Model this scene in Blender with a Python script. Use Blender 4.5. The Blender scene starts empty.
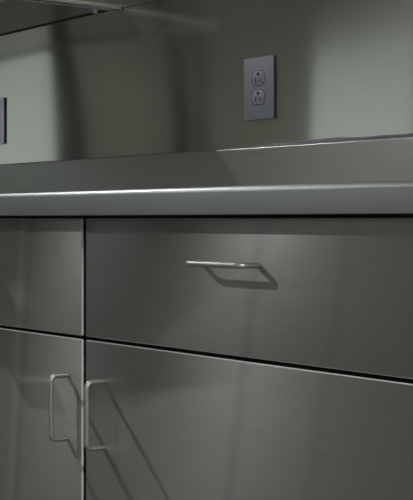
import bpy, bmesh, math, random
from mathutils import Vector, Matrix
random.seed(4)
S = bpy.context.scene
COL = S.collection

# ------------------------------------------------------------ view transform
S.view_settings.view_transform = 'Standard'
S.view_settings.look = 'None'
S.view_settings.exposure = 0.0
S.view_settings.gamma = 1.0
S.view_settings.use_curve_mapping = False
try:
    S.cycles.use_denoising = True
    S.cycles.max_bounces = 8
    S.cycles.glossy_bounces = 5
    S.cycles.sample_clamp_indirect = 6
except Exception:
    pass

# ------------------------------------------------------------ measurements (m)
EYE = 0.872                      # lens height
YF = 1.08                        # face of the doors and drawers
YC = 1.049                       # front of the worktop edge
YW = 1.725                       # face of the steel wall
YB = 1.707                       # face of the upstand
ZTOP = 0.9135                    # worktop
ZUND = 0.8785                    # underside of worktop edge
ZUP = 1.012                      # top of the upstand
ZSH = 1.346                      # underside of the wall shelf
RX0, RX1, RY0, RZ = -11.2, 2.2, -2.5, 2.75     # the room

# ------------------------------------------------------------ helpers
def link(o, parent=None):
    COL.objects.link(o)
    if parent is not None:
        o.parent = parent
    return o

def obj(name, bm, m, parent=None, smooth=True):
    me = bpy.data.meshes.new(name)
    bmesh.ops.recalc_face_normals(bm, faces=bm.faces[:])
    bm.to_mesh(me); bm.free()
    me.materials.append(m)
    if smooth:
        for p in me.polygons:
            p.use_smooth = True
        try:
            me.set_sharp_from_angle(angle=math.radians(35))
        except Exception:
            pass
    o = bpy.data.objects.new(name, me)
    return link(o, parent)

def thing(name, label, cat, loc=(0, 0, 0), group=None):
    o = bpy.data.objects.new(name, None)
    o.empty_display_size = 0.05
    o.location = loc
    link(o)
    o['label'] = label; o['category'] = cat
    if group: o['group'] = group
    return o

def struct(name, bm, m, smooth=False):
    o = obj(name, bm, m, None, smooth)
    o['kind'] = 'structure'
    return o

def box(bm, x0, x1, y0, y1, z0, z1, bev=0.0, seg=3):
    r = bmesh.ops.create_cube(bm, size=1.0)
    vs = r['verts']
    for v in vs:
        v.co = Vector(((x0 + x1) / 2 + v.co.x * (x1 - x0), (y0 + y1) / 2 + v.co.y * (y1 - y0), (z0 + z1) / 2 + v.co.z * (z1 - z0)))
    if bev > 0:
        es = list({e for v in vs for e in v.link_edges})
        bmesh.ops.bevel(bm, geom=es, offset=bev, segments=seg, profile=0.5, affect='EDGES')
    return bm

def B(*a, **k):
    return box(bmesh.new(), *a, **k)

def extrude_x(bm, prof, x0, x1):
    """closed (y, z) profile swept along X"""
    a = [bm.verts.new((x0, y, z)) for y, z in prof]
    b = [bm.verts.new((x1, y, z)) for y, z in prof]
    n = len(prof)
    for i in range(n):
        j = (i + 1) % n
        bm.faces.new((a[i], a[j], b[j], b[i]))
    bm.faces.new(a); bm.faces.new(list(reversed(b)))
    return bm

def arc(cy, cz, r, a0, a1, n=8):
    return [(cy + r * math.cos(math.radians(a0 + (a1 - a0) * i / n)), cz + r * math.sin(math.radians(a0 + (a1 - a0) * i / n))) for i in range(n + 1)]

def tube(bm, pts, r, seg=16):
    pts = [Vector(p) for p in pts]
    rings = []
    up = None
    for i, p in enumerate(pts):
        if i == 0: t = pts[1] - pts[0]
        elif i == len(pts) - 1: t = pts[-1] - pts[-2]
        else: t = (pts[i + 1] - p).normalized() + (p - pts[i - 1]).normalized()
        t.normalize()
        if up is None:
            up = t.orthogonal().normalized()
        up = (up - t * up.dot(t)).normalized()
        s = t.cross(up)
        rings.append([bm.verts.new(p + (up * math.cos(2 * math.pi * k / seg) + s * math.sin(2 * math.pi * k / seg)) * r) for k in range(seg)])
    for a, b in zip(rings, rings[1:]):
        for k in range(seg):
            bm.faces.new((a[k], a[(k + 1) % seg], b[(k + 1) % seg], b[k]))
    bm.faces.new(rings[0]); bm.faces.new(list(reversed(rings[-1])))
    return bm

def cyl(bm, c, axis, r, h, seg=32):
    """disc/cylinder from c along axis ('x','y','z' unit vector) of height h"""
    a = Vector(axis)
    return tube(bm, [Vector(c), Vector(c) + a * h], r, seg)

# ------------------------------------------------------------ materials
def nt(name):
    m = bpy.data.materials.new(name)
    m.use_nodes = True
    t = m.node_tree
    return m, t, t.nodes['Principled BSDF']

def plain(name, col, rough=0.5, metal=0.0):
    m, t, p = nt(name)
    p.inputs['Base Color'].default_value = (*col, 1)
    p.inputs['Roughness'].default_value = rough
    p.inputs['Metallic'].default_value = metal
    n = t.nodes.new('ShaderNodeTexNoise'); n.inputs['Scale'].default_value = 60
    r = t.nodes.new('ShaderNodeMapRange'); r.inputs['To Min'].default_value = max(0.02, rough - 0.05); r.inputs['To Max'].default_value = min(1, rough + 0.05)
    t.links.new(n.outputs['Fac'], r.inputs['Value']); t.links.new(r.outputs['Result'], p.inputs['Roughness'])
    return m

def steel(name, col, rough, metal=0.9, aniso=0.6, grain=(9, 160, 160), wave=0.0, wave_scale=(2.2, 1, 0.7), tang=(0, 0, 1), var=0.05, bump=0.04, buckle=None, smears=None):
    """brushed stainless sheet: grain stretched along the brushing, soft buckling of the sheet"""
    m, t, p = nt(name)
    N, L = t.nodes, t.links
    co = N.new('ShaderNodeTexCoord')
    geo = N.new('ShaderNodeNewGeometry')
    mp = N.new('ShaderNodeMapping'); mp.inputs['Scale'].default_value = grain
    L.new(geo.outputs['Position'], mp.inputs['Vector'])
    g = N.new('ShaderNodeTexNoise'); g.inputs['Scale'].default_value = 1.0; g.inputs['Detail'].default_value = 4
    L.new(mp.outputs['Vector'], g.inputs['Vector'])
    cr = N.new('ShaderNodeMapRange'); cr.inputs['To Min'].default_value = 1 - var; cr.inputs['To Max'].default_value = 1 + var
    L.new(g.outputs['Fac'], cr.inputs['Value'])
    mx = N.new('ShaderNodeVectorMath'); mx.operation = 'SCALE'
    mx.inputs[0].default_value = col
    L.new(cr.outputs['Result'], mx.inputs['Scale'])
    L.new(mx.outputs['Vector'], p.inputs['Base Color'])
    rr = N.new('ShaderNodeMapRange'); rr.inputs['To Min'].default_value = rough - 0.012; rr.inputs['To Max'].default_value = rough + 0.012
    L.new(g.outputs['Fac'], rr.inputs['Value']); L.new(rr.outputs['Result'], p.inputs['Roughness'])
    p.inputs['Metallic'].default_value = metal
    p.inputs['Anisotropic'].default_value = aniso
    tv = N.new('ShaderNodeCombineXYZ')
    for i in range(3): tv.inputs[i].default_value = tang[i]
    L.new(tv.outputs[0], p.inputs['Tangent'])
    b1 = N.new('ShaderNodeBump'); b1.inputs['Strength'].default_value = bump; b1.inputs['Distance'].default_value = 0.0004
    L.new(g.outputs['Fac'], b1.inputs['Height'])
    last = b1
    if wave > 0:
        hs = None
        for fx, fz, ph, am in ((wave_scale[0], wave_scale[1], 0.4, 1.0), (wave_scale[0] * 2.13, -0.6 * wave_scale[1], wave_scale[2], 0.35)):
            d = N.new('ShaderNodeVectorMath'); d.operation = 'DOT_PRODUCT'; d.inputs[1].default_value = (fx, 0, fz)
            L.new(geo.outputs['Position'], d.inputs[0])
            q = N.new('ShaderNodeMath'); q.operation = 'ADD'; q.inputs[1].default_value = ph; L.new(d.outputs['Value'], q.inputs[0])
            q2 = N.new('ShaderNodeMath'); q2.operation = 'SINE'; L.new(q.outputs[0], q2.inputs[0])
            q3 = N.new('ShaderNodeMath'); q3.operation = 'MULTIPLY'; q3.inputs[1].default_value = am; L.new(q2.outputs[0], q3.inputs[0])
            if hs is None: hs = q3
            else:
                q4 = N.new('ShaderNodeMath'); q4.operation = 'ADD'; L.new(hs.outputs[0], q4.inputs[0]); L.new(q3.outputs[0], q4.inputs[1]); hs = q4
        b2 = N.new('ShaderNodeBump'); b2.inputs['Strength'].default_value = 1.0; b2.inputs['Distance'].default_value = wave
        L.new(hs.outputs[0], b2.inputs['Height']); L.new(b1.outputs['Normal'], b2.inputs['Normal'])
        last = b2
    def mth(op, a, b=None):
        q = N.new('ShaderNodeMath'); q.operation = op
        for i, v in enumerate((a, b)):
            if v is None: continue
            if isinstance(v, (int, float)): q.inputs[i].default_value = v
            else: L.new(v, q.inputs[i])
        return q.outputs[0]
    sx = N.new('ShaderNodeSeparateXYZ'); L.new(geo.outputs['Position'], sx.inputs[0])
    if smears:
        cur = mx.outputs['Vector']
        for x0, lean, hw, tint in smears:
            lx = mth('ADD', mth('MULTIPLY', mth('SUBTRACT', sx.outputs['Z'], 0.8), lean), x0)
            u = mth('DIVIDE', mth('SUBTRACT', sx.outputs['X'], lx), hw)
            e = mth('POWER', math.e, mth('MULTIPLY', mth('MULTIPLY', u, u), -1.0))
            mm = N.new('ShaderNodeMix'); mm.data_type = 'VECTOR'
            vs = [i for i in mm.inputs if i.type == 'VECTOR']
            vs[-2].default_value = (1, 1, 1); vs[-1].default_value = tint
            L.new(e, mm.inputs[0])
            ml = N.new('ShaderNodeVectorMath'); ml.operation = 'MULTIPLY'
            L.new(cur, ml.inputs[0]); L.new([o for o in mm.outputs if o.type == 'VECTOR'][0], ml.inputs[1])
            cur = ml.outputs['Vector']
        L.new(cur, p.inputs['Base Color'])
    if buckle:
        xc, wd, z0, zs, k = buckle
        dx = mth('SUBTRACT', sx.outputs['X'], xc)
        u = mth('DIVIDE', dx, wd)
        e = mth('POWER', math.e, mth('MULTIPLY', mth('MULTIPLY', u, u), -1.0))
        zz = mth('MINIMUM', mth('DIVIDE', mth('MAXIMUM', mth('SUBTRACT', sx.outputs['Z'], z0), 0.0), zs), 1.1)
        h = mth('MULTIPLY', mth('MULTIPLY', dx, e), mth('MULTIPLY', zz, zz))
        b3 = N.new('ShaderNodeBump'); b3.inputs['Strength'].default_value = 1.0; b3.inputs['Distance'].default_value = k
        L.new(h, b3.inputs['Height']); L.new(last.outputs['Normal'], b3.inputs['Normal'])
        last = b3
    L.new(last.outputs['Normal'], p.inputs['Normal'])
    return m

BUCKLE = (-2.15, 0.45, 1.02, 0.33, -0.0200)     # where the wall sheet is twisted: x, width, from height, over, slope
M_WALL = steel('steel_wall_sheet', (0.57, 0.57, 0.54), 0.098, 0.93, 0.92, wave=0.0002, wave_scale=(7.0, 1.5, 2.0), bump=0.0, var=0.02, buckle=BUCKLE)
# faint wiped streaks on the fronts: x at z = 0.8, lean, half width, tint
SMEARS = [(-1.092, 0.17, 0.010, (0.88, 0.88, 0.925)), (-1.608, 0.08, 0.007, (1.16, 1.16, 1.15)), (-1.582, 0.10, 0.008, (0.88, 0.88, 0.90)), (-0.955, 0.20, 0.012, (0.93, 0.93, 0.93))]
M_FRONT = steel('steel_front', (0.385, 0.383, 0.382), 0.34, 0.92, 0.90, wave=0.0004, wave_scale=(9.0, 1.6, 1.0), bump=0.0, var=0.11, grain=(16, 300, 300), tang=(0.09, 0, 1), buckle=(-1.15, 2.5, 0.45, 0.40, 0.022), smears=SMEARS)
M_TOP = steel('steel_worktop', (0.40, 0.43, 0.45), 0.40, 0.85, 0.5)
M_UP = steel('steel_upstand', (0.34, 0.35, 0.335), 0.28, 0.85, 0.6)
M_SHELF = steel('steel_shelf', (0.80, 0.80, 0.77), 0.085, 0.96, 0.0, var=0.02, bump=0.0, tang=(0, 1, 0))
M_ROD = steel('steel_rod', (0.50, 0.51, 0.515), 0.42, 0.8, 0.0, grain=(120, 120, 120))
M_EDGE = steel('steel_cut_edge', (0.80, 0.84, 0.85), 0.5, 0.25, 0.0, grain=(120, 120, 120))
M_SCREW = plain('screw_metal', (0.6, 0.6, 0.6), 0.35, 0.9)
M_CARC = plain('carcass_steel', (0.05, 0.05, 0.05), 0.6, 0.6)
M_PLATE = plain('blue_grey_plate', (0.205, 0.22, 0.265), 0.5, 0.1)
M_PLATE_LIT = plain('blue_grey_plate_lit', (0.62, 0.63, 0.74), 0.5, 0.05)  # same kind of plate, brighter light put into its colour
M_REC = plain('grey_receptacle', (0.225, 0.235, 0.28), 0.45)
M_SLOT = plain('black_slot', (0.008, 0.008, 0.009), 0.6)
M_DARKREC = plain('dark_socket', (0.10, 0.105, 0.12), 0.5)
M_CAULK = plain('grey_sealant', (0.10, 0.105, 0.13), 0.55)
M_SEAM = plain('dark_seam', (0.02, 0.02, 0.02), 0.7)
M_PAINT = plain('painted_wall', (0.52, 0.525, 0.47), 0.85)
M_CEIL = plain('ceiling_paint', (0.5, 0.5, 0.47), 0.9)
M_FLOOR = plain('floor_vinyl', (0.14, 0.14, 0.135), 0.6)
M_DARK = plain('dark_door_paint', (0.03, 0.03, 0.032), 0.5)
M_FRAME = plain('window_frame_paint', (0.30, 0.30, 0.29), 0.5)
M_WHITE = plain('fixture_white', (0.75, 0.75, 0.73), 0.5)

def glass():
    m = bpy.data.materials.new('window_glass'); m.use_nodes = True
    t = m.node_tree; t.nodes.clear()
    o = t.nodes.new('ShaderNodeOutputMaterial'); mix = t.nodes.new('ShaderNodeMixShader')
    tr = t.nodes.new('ShaderNodeBsdfTransparent'); gl = t.nodes.new('ShaderNodeBsdfGlossy'); gl.inputs['Roughness'].default_value = 0.02
    tr.inputs['Color'].default_value = (0.92, 0.96, 0.94, 1)
    mix.inputs['Fac'].default_value = 0.06
    t.links.new(tr.outputs[0], mix.inputs[1]); t.links.new(gl.outputs[0], mix.inputs[2]); t.links.new(mix.outputs[0], o.inputs['Surface'])
    return m
M_GLASS = glass()

def lamp_mat(name, col, s):
    m, t, p = nt(name)
    p.inputs['Base Color'].default_value = (0.8, 0.8, 0.8, 1)
    p.inputs['Emission Color'].default_value = (*col, 1)
    p.inputs['Emission Strength'].default_value = s
    return m

# ------------------------------------------------------------ the room
struct('floor', B(RX0, RX1, RY0, YW + 0.1, -0.1, 0.0), M_FLOOR)
struct('ceiling', B(RX0, RX1, RY0, YW + 0.1, RZ, RZ + 0.1), M_CEIL)
struct('wall_back', B(RX0, RX1, YW, YW + 0.1, 0.0, RZ), M_WALL)
struct('wall_left', B(RX0 - 0.1, RX0, RY0 - 0.1, YW + 0.1, 0, RZ), M_PAINT)
struct('wall_right', B(RX1, RX1 + 0.1, RY0 - 0.1, YW + 0.1, 0, RZ), M_PAINT)
WINS = [(-5.60, -4.70, 0.55, 2.07), (-9.7, -8.25, 0.12, 2.66)]
bm = bmesh.new()
xs = sorted([w[:2] for w in WINS])
cur = RX0
for (a, b, z0, z1) in sorted(WINS):
    box(bm, cur, a, RY0 - 0.12, RY0, 0, RZ)
    box(bm, a, b, RY0 - 0.12, RY0, 0, z0)
    box(bm, a, b, RY0 - 0.12, RY0, z1, RZ)
    cur = b
box(bm, cur, RX1, RY0 - 0.12, RY0, 0, RZ)
struct('wall_front', bm, M_PAINT)
for i, (a, b, z0, z1) in enumerate(WINS):
    bm = bmesh.new(); f = 0.04
    box(bm, a, a + f, RY0 - 0.08, RY0 - 0.03, z0, z1); box(bm, b - f, b, RY0 - 0.08, RY0 - 0.03, z0, z1)
    box(bm, a + f, b - f, RY0 - 0.08, RY0 - 0.03, z0, z0 + f); box(bm, a + f, b - f, RY0 - 0.08, RY0 - 0.03, z1 - f, z1)
    w = struct('window_%d' % (i + 1), bm, M_FRAME)
    obj('pane', B(a + f, b - f, RY0 - 0.06, RY0 - 0.054, z0 + f, z1 - f), M_GLASS, w, False)
# dark door beside the far window
d = struct('door_1', B(-8.22, -7.90, RY0 + 0.002, RY0 + 0.045, 0.0, 2.74, bev=0.004), M_DARK)

bm = bmesh.new(); tube(bm, [(-6.62, RY0 + 0.12, 0), (-6.62, RY0 + 0.12, RZ)], 0.055, 24)
struct('trim_3', bm, M_DARK, True)

# thin seam of the wall sheet and the bead of sealant along the upstand
struct('trim_1', B(-2.155, RX1 - 0.3, YW - 0.0012, YW, ZSH - 0.001, ZSH + 0.0015), M_SEAM)
bm = bmesh.new()
CX0, CX1 = -2.70, -0.80
n = 150
rows = []
for i in range(n + 1):
    x = CX0 + (CX1 - CX0) * i / n
    k = min(1, max(0, (x + 1.76) / 0.06))        # the bead is smeared wider from here to the right
    h = 0.003 + k * (0.0050 + 0.0012 * math.sin(x * 23) + 0.0006 * math.sin(x * 61 + 1))
    z0 = ZUP - 0.006
    rows.append([bm.verts.new(c) for c in ((x, YB + 0.0006, ZUP - 0.0011), (x, YB + 0.0012, ZUP + 0.0006 + 0.0012 * k), (x, YW - 0.003, z0 + 0.0065 + h * 0.7), (x, YW - 0.0005, z0 + 0.0065 + h), (x, YW + 0.002, z0 + 0.0065 + h), (x, YW + 0.002, z0))])
for a, b in zip(rows, rows[1:]):
    for k in range(6):
        bm.faces.new((a[k], a[(k + 1) % 6], b[(k + 1) % 6], b[k]))
bm.faces.new(rows[0]); bm.faces.new(list(reversed(rows[-1])))
struct('trim_2', bm, M_CAULK, True)

# ------------------------------------------------------------ worktop
top = thing('countertop', 'long stainless steel worktop with rounded front edge and low upstand against the wall', 'countertop', ((CX0 + CX1) / 2, (YC + YW) / 2, ZUND))
ox, oy, oz = top.location
def rel(o):
    o.matrix_parent_inverse = Matrix.Translation(-o.parent.location)
    return o
r1, r2 = 0.0075, 0.0012
prof = arc(YC + r1, ZTOP - r1, r1, 90, 180) + arc(YC + r2, ZUND + r2, r2, 180, 270, 5) + [(YC + 0.003, ZUND), (YC + 0.003, ZUND + 0.014), (YC + 0.060, ZUND + 0.014)] + [(YC + 0.06, ZTOP)]
rel(obj('front_edge', extrude_x(bmesh.new(), prof, CX0, CX1), M_TOP, top))
rel(obj('work_surface', B(CX0, CX1, YC + 0.06, YB, ZTOP - 0.003, ZTOP), M_TOP, top))
r3 = 0.0016
prof = [(YB, ZTOP - 0.003)] + list(reversed(arc(YB + r3, ZUP - r3, r3, 90, 180, 6))) + [(YW - 0.001, ZUP), (YW - 0.001, ZTOP - 0.003)]
rel(obj('backsplash', extrude_x(bmesh.new(), prof, CX0, CX1), M_UP, top))

# ------------------------------------------------------------ handles
HO, HR, HB = 0.0305, 0.0037, 0.009      # stand-off, rod radius, bend radius
def handle_bm(c, axis, half):
    """bent rod pull: c centre on the face, axis 'x' or 'z'"""
    u = Vector((1, 0, 0)) if axis == 'x' else Vector((0, 0, 1))
    o = Vector((0, -1, 0)); c = Vector(c)
    pts = [c - u * half, c - u * half + o * (HO - HB)]
    for i in range(1, 9):
        a = math.pi / 2 * i / 8
        pts.append(c - u * half + o * (HO - HB) + u * HB * (1 - math.cos(a)) + o * HB * math.sin(a))
    for i in range(0, 9):
        a = math.pi / 2 * (1 - i / 8)
        pts.append(c + u * half + o * (HO - HB) - u * HB * (1 - math.cos(a)) + o * HB * math.sin(a))
    pts.append(c + u * half)
    return tube(bmesh.new(), pts, HR, 18)

# ------------------------------------------------------------ base cabinets
DZ0, DZ1 = 0.7020, 0.8742         # drawer front
PZ0, PZ1 = 0.115, 0.6968          # door
W = 0.6096
def panel(name, x0, x1, z0, z1, parent):
    """front pan: brushed face, plain cut edges"""
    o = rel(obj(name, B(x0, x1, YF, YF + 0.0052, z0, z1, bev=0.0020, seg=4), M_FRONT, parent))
    obj('inner_panel', B(x0 + 0.012, x1 - 0.012, YF + 0.005, YF + 0.020, z0 + 0.008, z1 - 0.008), M_CARC, o, False)
    o.data.materials.append(M_EDGE)
    for p in o.data.polygons:
        if abs(p.normal.y) < 0.93:
            p.material_index = 1
    return o

def base_cabinet(x0, hx, label, first=None):
    """x0: left side of the unit; hx: where the door pull sits"""
    x1 = x0 + W
    t = thing('base_cabinet', label, 'cabinet', ((x0 + x1) / 2, (YF + YB) / 2, 0), 'base cabinets under the worktop')
    b = bmesh.new()
    yb = YB - 0.01
    box(b, x0 + 0.0005, x0 + 0.018, YF + 0.021, yb, 0.10, 0.8905)
    box(b, x1 - 0.018, x1 - 0.0005, YF + 0.021, yb, 0.10, 0.8905)
    box(b, x0 + 0.018, x1 - 0.018, yb - 0.01, yb, 0.10, 0.8905)
    box(b, x0 + 0.018, x1 - 0.018, YF + 0.021, yb - 0.01, 0.10, 0.118)
    box(b, x0 + 0.018, x1 - 0.018, YF + 0.021, YF + 0.06, 0.689, 0.709)
    box(b, x0 + 0.018, x1 - 0.018, YF + 0.021, YF + 0.06, 0.860, 0.8905)
    rel(obj('carcass', b, M_CARC, t, False))
    rel(obj('plinth', B(x0 + 0.0005, x1 - 0.0005, YF + 0.08, YF + 0.10, 0.0, 0.10), M_CARC, t, False))
    g = 0.0045
    dr = panel('drawer', x0 + g, x1 - g, DZ0, DZ1, t)
    xc = (x0 + x1) / 2
    h = obj('handle', handle_bm((xc, YF + 0.001, 0.8165), 'x', 0.0495), M_ROD, dr)
    dd = panel('door', x0 + g, x1 - g, PZ0, PZ1, t)
    k = obj('handle', handle_bm((hx, YF + 0.001, 0.5935), 'z', 0.0475), M_ROD, dd)
    for o in (h, k):
        pass
    return t
XS = -1.4416                      # joint between the two cabinets
base_cabinet(XS, -1.395, 'stainless steel base cabinet on the right, its wide drawer with a bar pull in view')
base_cabinet(XS - W, -1.4826, 'stainless steel base cabinet on the left, cut by the picture edge')
base_cabinet(XS - 2 * W, -2.10, 'stainless steel base cabinet under the far left end of the worktop')

# ------------------------------------------------------------ outlets
def decal_disc(bm, x, y, z, r, h, seg=24):
    return cyl(bm, (x, y, z), (0, -1, 0), r, h, seg)

PT = 0.0060                        # how far a plate stands off the wall
def plate_bm(x, z, w, h):
    return B(x - w / 2, x + w / 2, YW - PT, YW - PT + 0.0018, z - h / 2, z + h / 2, bev=0.0007, seg=2)

def shaded_side(x, z, w, h, t):  # shade on the plate's sides, put in as a dark layer
    rel(obj('shaded_side', B(x - w / 2 + 0.0006, x + w / 2 - 0.0006, YW - PT + 0.0016, YW - 0.0003, z - h / 2 + 0.0006, z + h / 2 - 0.0006), M_SEAM, t, False))

def duplex(x, z, label, pw=0.080, ph=0.121):
    t = thing('wall_outlet', label, 'outlet', (x, YW, z))
    rel(obj('cover_plate', plate_bm(x, z, pw, ph), M_PLATE, t))
    shaded_side(x, z, pw, ph, t)
    yf = YW - PT
    for s in (1, -1):
        zc = z + s * 0.0185 + 0.001
        # receptacle face: a disc cut flat top and bottom
        b = bmesh.new(); R, H = 0.0172, 0.0138
        ring = []
        for k in range(48):
            a = 2 * math.pi * k / 48
            ring.append((x + R * math.cos(a), max(-H, min(H, R * math.sin(a)))))
        f1 = [b.verts.new((px, yf + 0.001, zc + pz)) for px, pz in ring]
        f2 = [b.verts.new((px, yf - 0.0004, zc + pz)) for px, pz in ring]
        f3 = [b.verts.new((x + (px - x) * 0.95, yf - 0.0008, zc + pz * 0.95)) for px, pz in ring]
        for A, C in ((f1, f2), (f2, f3)):
            for k in range(48):
                b.faces.new((A[k], A[(k + 1) % 48], C[(k + 1) % 48], C[k]))
        b.faces.new(f3); b.faces.new(list(reversed(f1)))
        rc = rel(obj('receptacle', b, M_REC, t))
        # dark joint round the face
        b = bmesh.new()
        ins = [(x + (px - x) * 1.07, zc + pz * 1.08) for px, pz in ring]
        g1 = [b.verts.new((px, yf + 0.0005, pz)) for px, pz in ins]
        g2 = [b.verts.new((px, yf - 0.0002, pz)) for px, pz in ins]
        for k in range(48):
            b.faces.new((g1[k], g1[(k + 1) % 48], g2[(k + 1) % 48], g2[k]))
        b.faces.new(g2); b.faces.new(list(reversed(g1)))
        obj('joint', b, M_SLOT, rc)
        y0 = yf - 0.0008
        obj('slot', B(x - 0.0072, x - 0.0050, y0 - 0.0003, y0 + 0.001, zc - 0.0078, zc + 0.0012), M_SLOT, rc, False)
        obj('slot', B(x + 0.0050, x + 0.0070, y0 - 0.0003, y0 + 0.001, zc - 0.0072, zc + 0.0008), M_SLOT, rc, False)
        b = bmesh.new(); decal_disc(b, x, y0 + 0.001, zc + 0.0082, 0.0034, 0.0013)
        obj('ground_hole', b, M_SLOT, rc, False)
    b = bmesh.new(); decal_disc(b, x, yf + 0.001, z + 0.001, 0.0032, 0.0022, 20)
    sc = rel(obj('screw', b, M_REC, t, False))
    return t

XO = -1.7295
duplex(XO, 1.1280, 'blue-grey duplex power outlet with two three-hole sockets on the steel wall')
# left outlet: one round dark socket, cut by the picture edge
xo, zo = -2.677, 1.1275
t = thing('wall_outlet', 'blue-grey plate coloured as if brightly lit, with one dark round socket, cut by the left edge of the picture', 'outlet', (xo, YW, zo))
rel(obj('cover_plate', plate_bm(xo, zo, 0.080, 0.119), M_PLATE_LIT, t))
shaded_side(xo, zo, 0.080, 0.119, t)
b = bmesh.new(); decal_disc(b, xo, YW - 0.0050, zo, 0.0245, 0.0028, 40)
rc = rel(obj('receptacle', b, M_DARKREC, t))
for k in range(3):
    a = math.radians(90 + 120 * k)
    px, pz = xo + 0.011 * math.cos(a), zo + 0.011 * math.sin(a)
    obj('slot', B(px - 0.0012, px + 0.0012, YW - 0.0081, YW - 0.0070, pz - 0.004, pz + 0.004), M_SLOT, rc, False)

# ------------------------------------------------------------ wall shelf
SX1, SX0, SD = -2.159, -4.4, 0.292
sh = thing('wall_shelf', 'stainless steel shelf on the wall above the worktop seen from below', 'shelf', (SX1 - 0.5, YW, ZSH))
rel(obj('shelf_board', B(SX0, SX1, YW - SD, YW - 0.001, ZSH + 0.004, ZSH + 0.0065), M_SHELF, sh))
rel(obj('front_lip', B(SX0, SX1, YW - SD - 0.0015, YW - SD, ZSH - 0.004, ZSH + 0.0065, bev=0.0005), M_SHELF, sh))
# hem folded under the open end, with a rolled bead along both sides
lip = rel(obj('end_lip', B(SX1 - 0.026, SX1, YW - SD, YW - 0.004, ZSH - 0.001, ZSH + 0.0038), M_SHELF, sh))
for hx in (SX1 - 0.026, SX1):
    obj('rolled_edge', tube(bmesh.new(), [(hx, YW - SD, ZSH - 0.0005), (hx, YW - 0.004, ZSH - 0.0005)], 0.0020, 12), M_ROD, lip)
rel(obj('sealant', B(SX0, SX1 - 0.002, YW - 0.003, YW - 0.0005, ZSH + 0.0015, ZSH + 0.0038), M_SEAM, sh))
b = bmesh.new()
cyl(b, (SX1 - 0.078, YW - 0.016, ZSH + 0.005), (0, 0, -1), 0.0045, 0.005, 6)
cyl(b, (SX1 - 0.078, YW - 0.016, ZSH + 0.001), (0, 0, -1), 0.0060, 0.0015, 24)
rel(obj('bolt', b, M_EDGE, sh))

# ------------------------------------------------------------ ceiling lamps of the room, two added as fill
def ceiling_lamp(x, y, sx, sy, watts, label, spread=180):
    t = thing('ceiling_light', label, 'ceiling light', (x, y, RZ), 'ceiling lights of the room')
    b = bmesh.new(); z0 = RZ - 0.06
    box(b, x - sx, x + sx, y - sy, y - sy + 0.02, z0, RZ); box(b, x - sx, x + sx, y + sy - 0.02, y + sy, z0, RZ)
    box(b, x - sx, x - sx + 0.02, y - sy + 0.02, y + sy - 0.02, z0, RZ); box(b, x + sx - 0.02, x + sx, y - sy + 0.02, y + sy - 0.02, z0, RZ)
    rel(obj('housing', b, M_WHITE, t, False))
    rel(obj('diffuser', B(x - sx + 0.02, x + sx - 0.02, y - sy + 0.02, y + sy - 0.02, z0 + 0.02, z0 + 0.03), M_WHITE, t, False))
    L = bpy.data.lights.new('lamp', 'AREA'); L.shape = 'RECTANGLE'; L.size = 2 * (sx - 0.03); L.size_y = 2 * (sy - 0.03); L.energy = watts
    L.color = (1.0, 0.98, 0.95)
    lo = bpy.data.objects.new('lamp', L); lo.location = (x, y, z0 + 0.012); link(lo, t); rel(lo)
    return t
ceiling_lamp(-3.75, -1.24, 0.10, 0.10, 23, 'small square ceiling lamp behind the photographer')
ceiling_lamp(-3.45, 0.86, 0.055, 0.055, 30, 'small square ceiling lamp near the worktop')
ceiling_lamp(1.4, 0.2, 0.12, 0.60, 75, 'long fill lamp added on the right to brighten the panel edges')  # added fill, lights the side edges of the fronts

ceiling_lamp(-7.6, -1.0, 0.30, 0.30, 10, 'large square fill lamp added at the far end of the room')  # added fill, brightens the opposite wall that the steel reflects

# ------------------------------------------------------------ daylight outside
w = bpy.data.worlds.new('daylight'); S.world = w; w.use_nodes = True
bg = w.node_tree.nodes['Background']
WT = w.node_tree
tc = WT.nodes.new('ShaderNodeTexCoord'); sp = WT.nodes.new('ShaderNodeSeparateXYZ')
mr = WT.nodes.new('ShaderNodeMapRange'); mr.inputs['From Min'].default_value = -0.5; mr.inputs['From Max'].default_value = 0.5
cr = WT.nodes.new('ShaderNodeValToRGB')        # ground, bright haze at the horizon, duller cloud above
WT.links.new(tc.outputs['Generated'], sp.inputs[0]); WT.links.new(sp.outputs['Z'], mr.inputs['Value']); WT.links.new(mr.outputs['Result'], cr.inputs['Fac'])
el = cr.color_ramp.elements
el[0].position = 0.40; el[0].color = (0.40, 0.40, 0.38, 1)
el[1].position = 0.52; el[1].color = (0.97, 1.0, 0.97, 1)
for p, c in ((0.56, (0.90, 0.93, 0.90, 1)), (0.68, (0.52, 0.54, 0.53, 1))):
    e = el.new(p); e.color = c
WT.links.new(cr.outputs['Color'], bg.inputs['Color'])
bg.inputs['Strength'].default_value = 0.70

# ------------------------------------------------------------ camera
FPX = 1227.0
PHI = math.atan2(FPX, 795.0)
cd = bpy.data.cameras.new('camera')
cd.sensor_fit = 'HORIZONTAL'; cd.sensor_width = 36.0
cd.lens = FPX / 413.0 * 36.0
cd.shift_x = 206.5 / 413.0
cd.shift_y = -30.0 / 413.0
cam = bpy.data.objects.new('camera', cd); link(cam)
cam.location = (0, 0, EYE)
cam.rotation_euler = (math.pi / 2, 0, PHI)
S.camera = cam
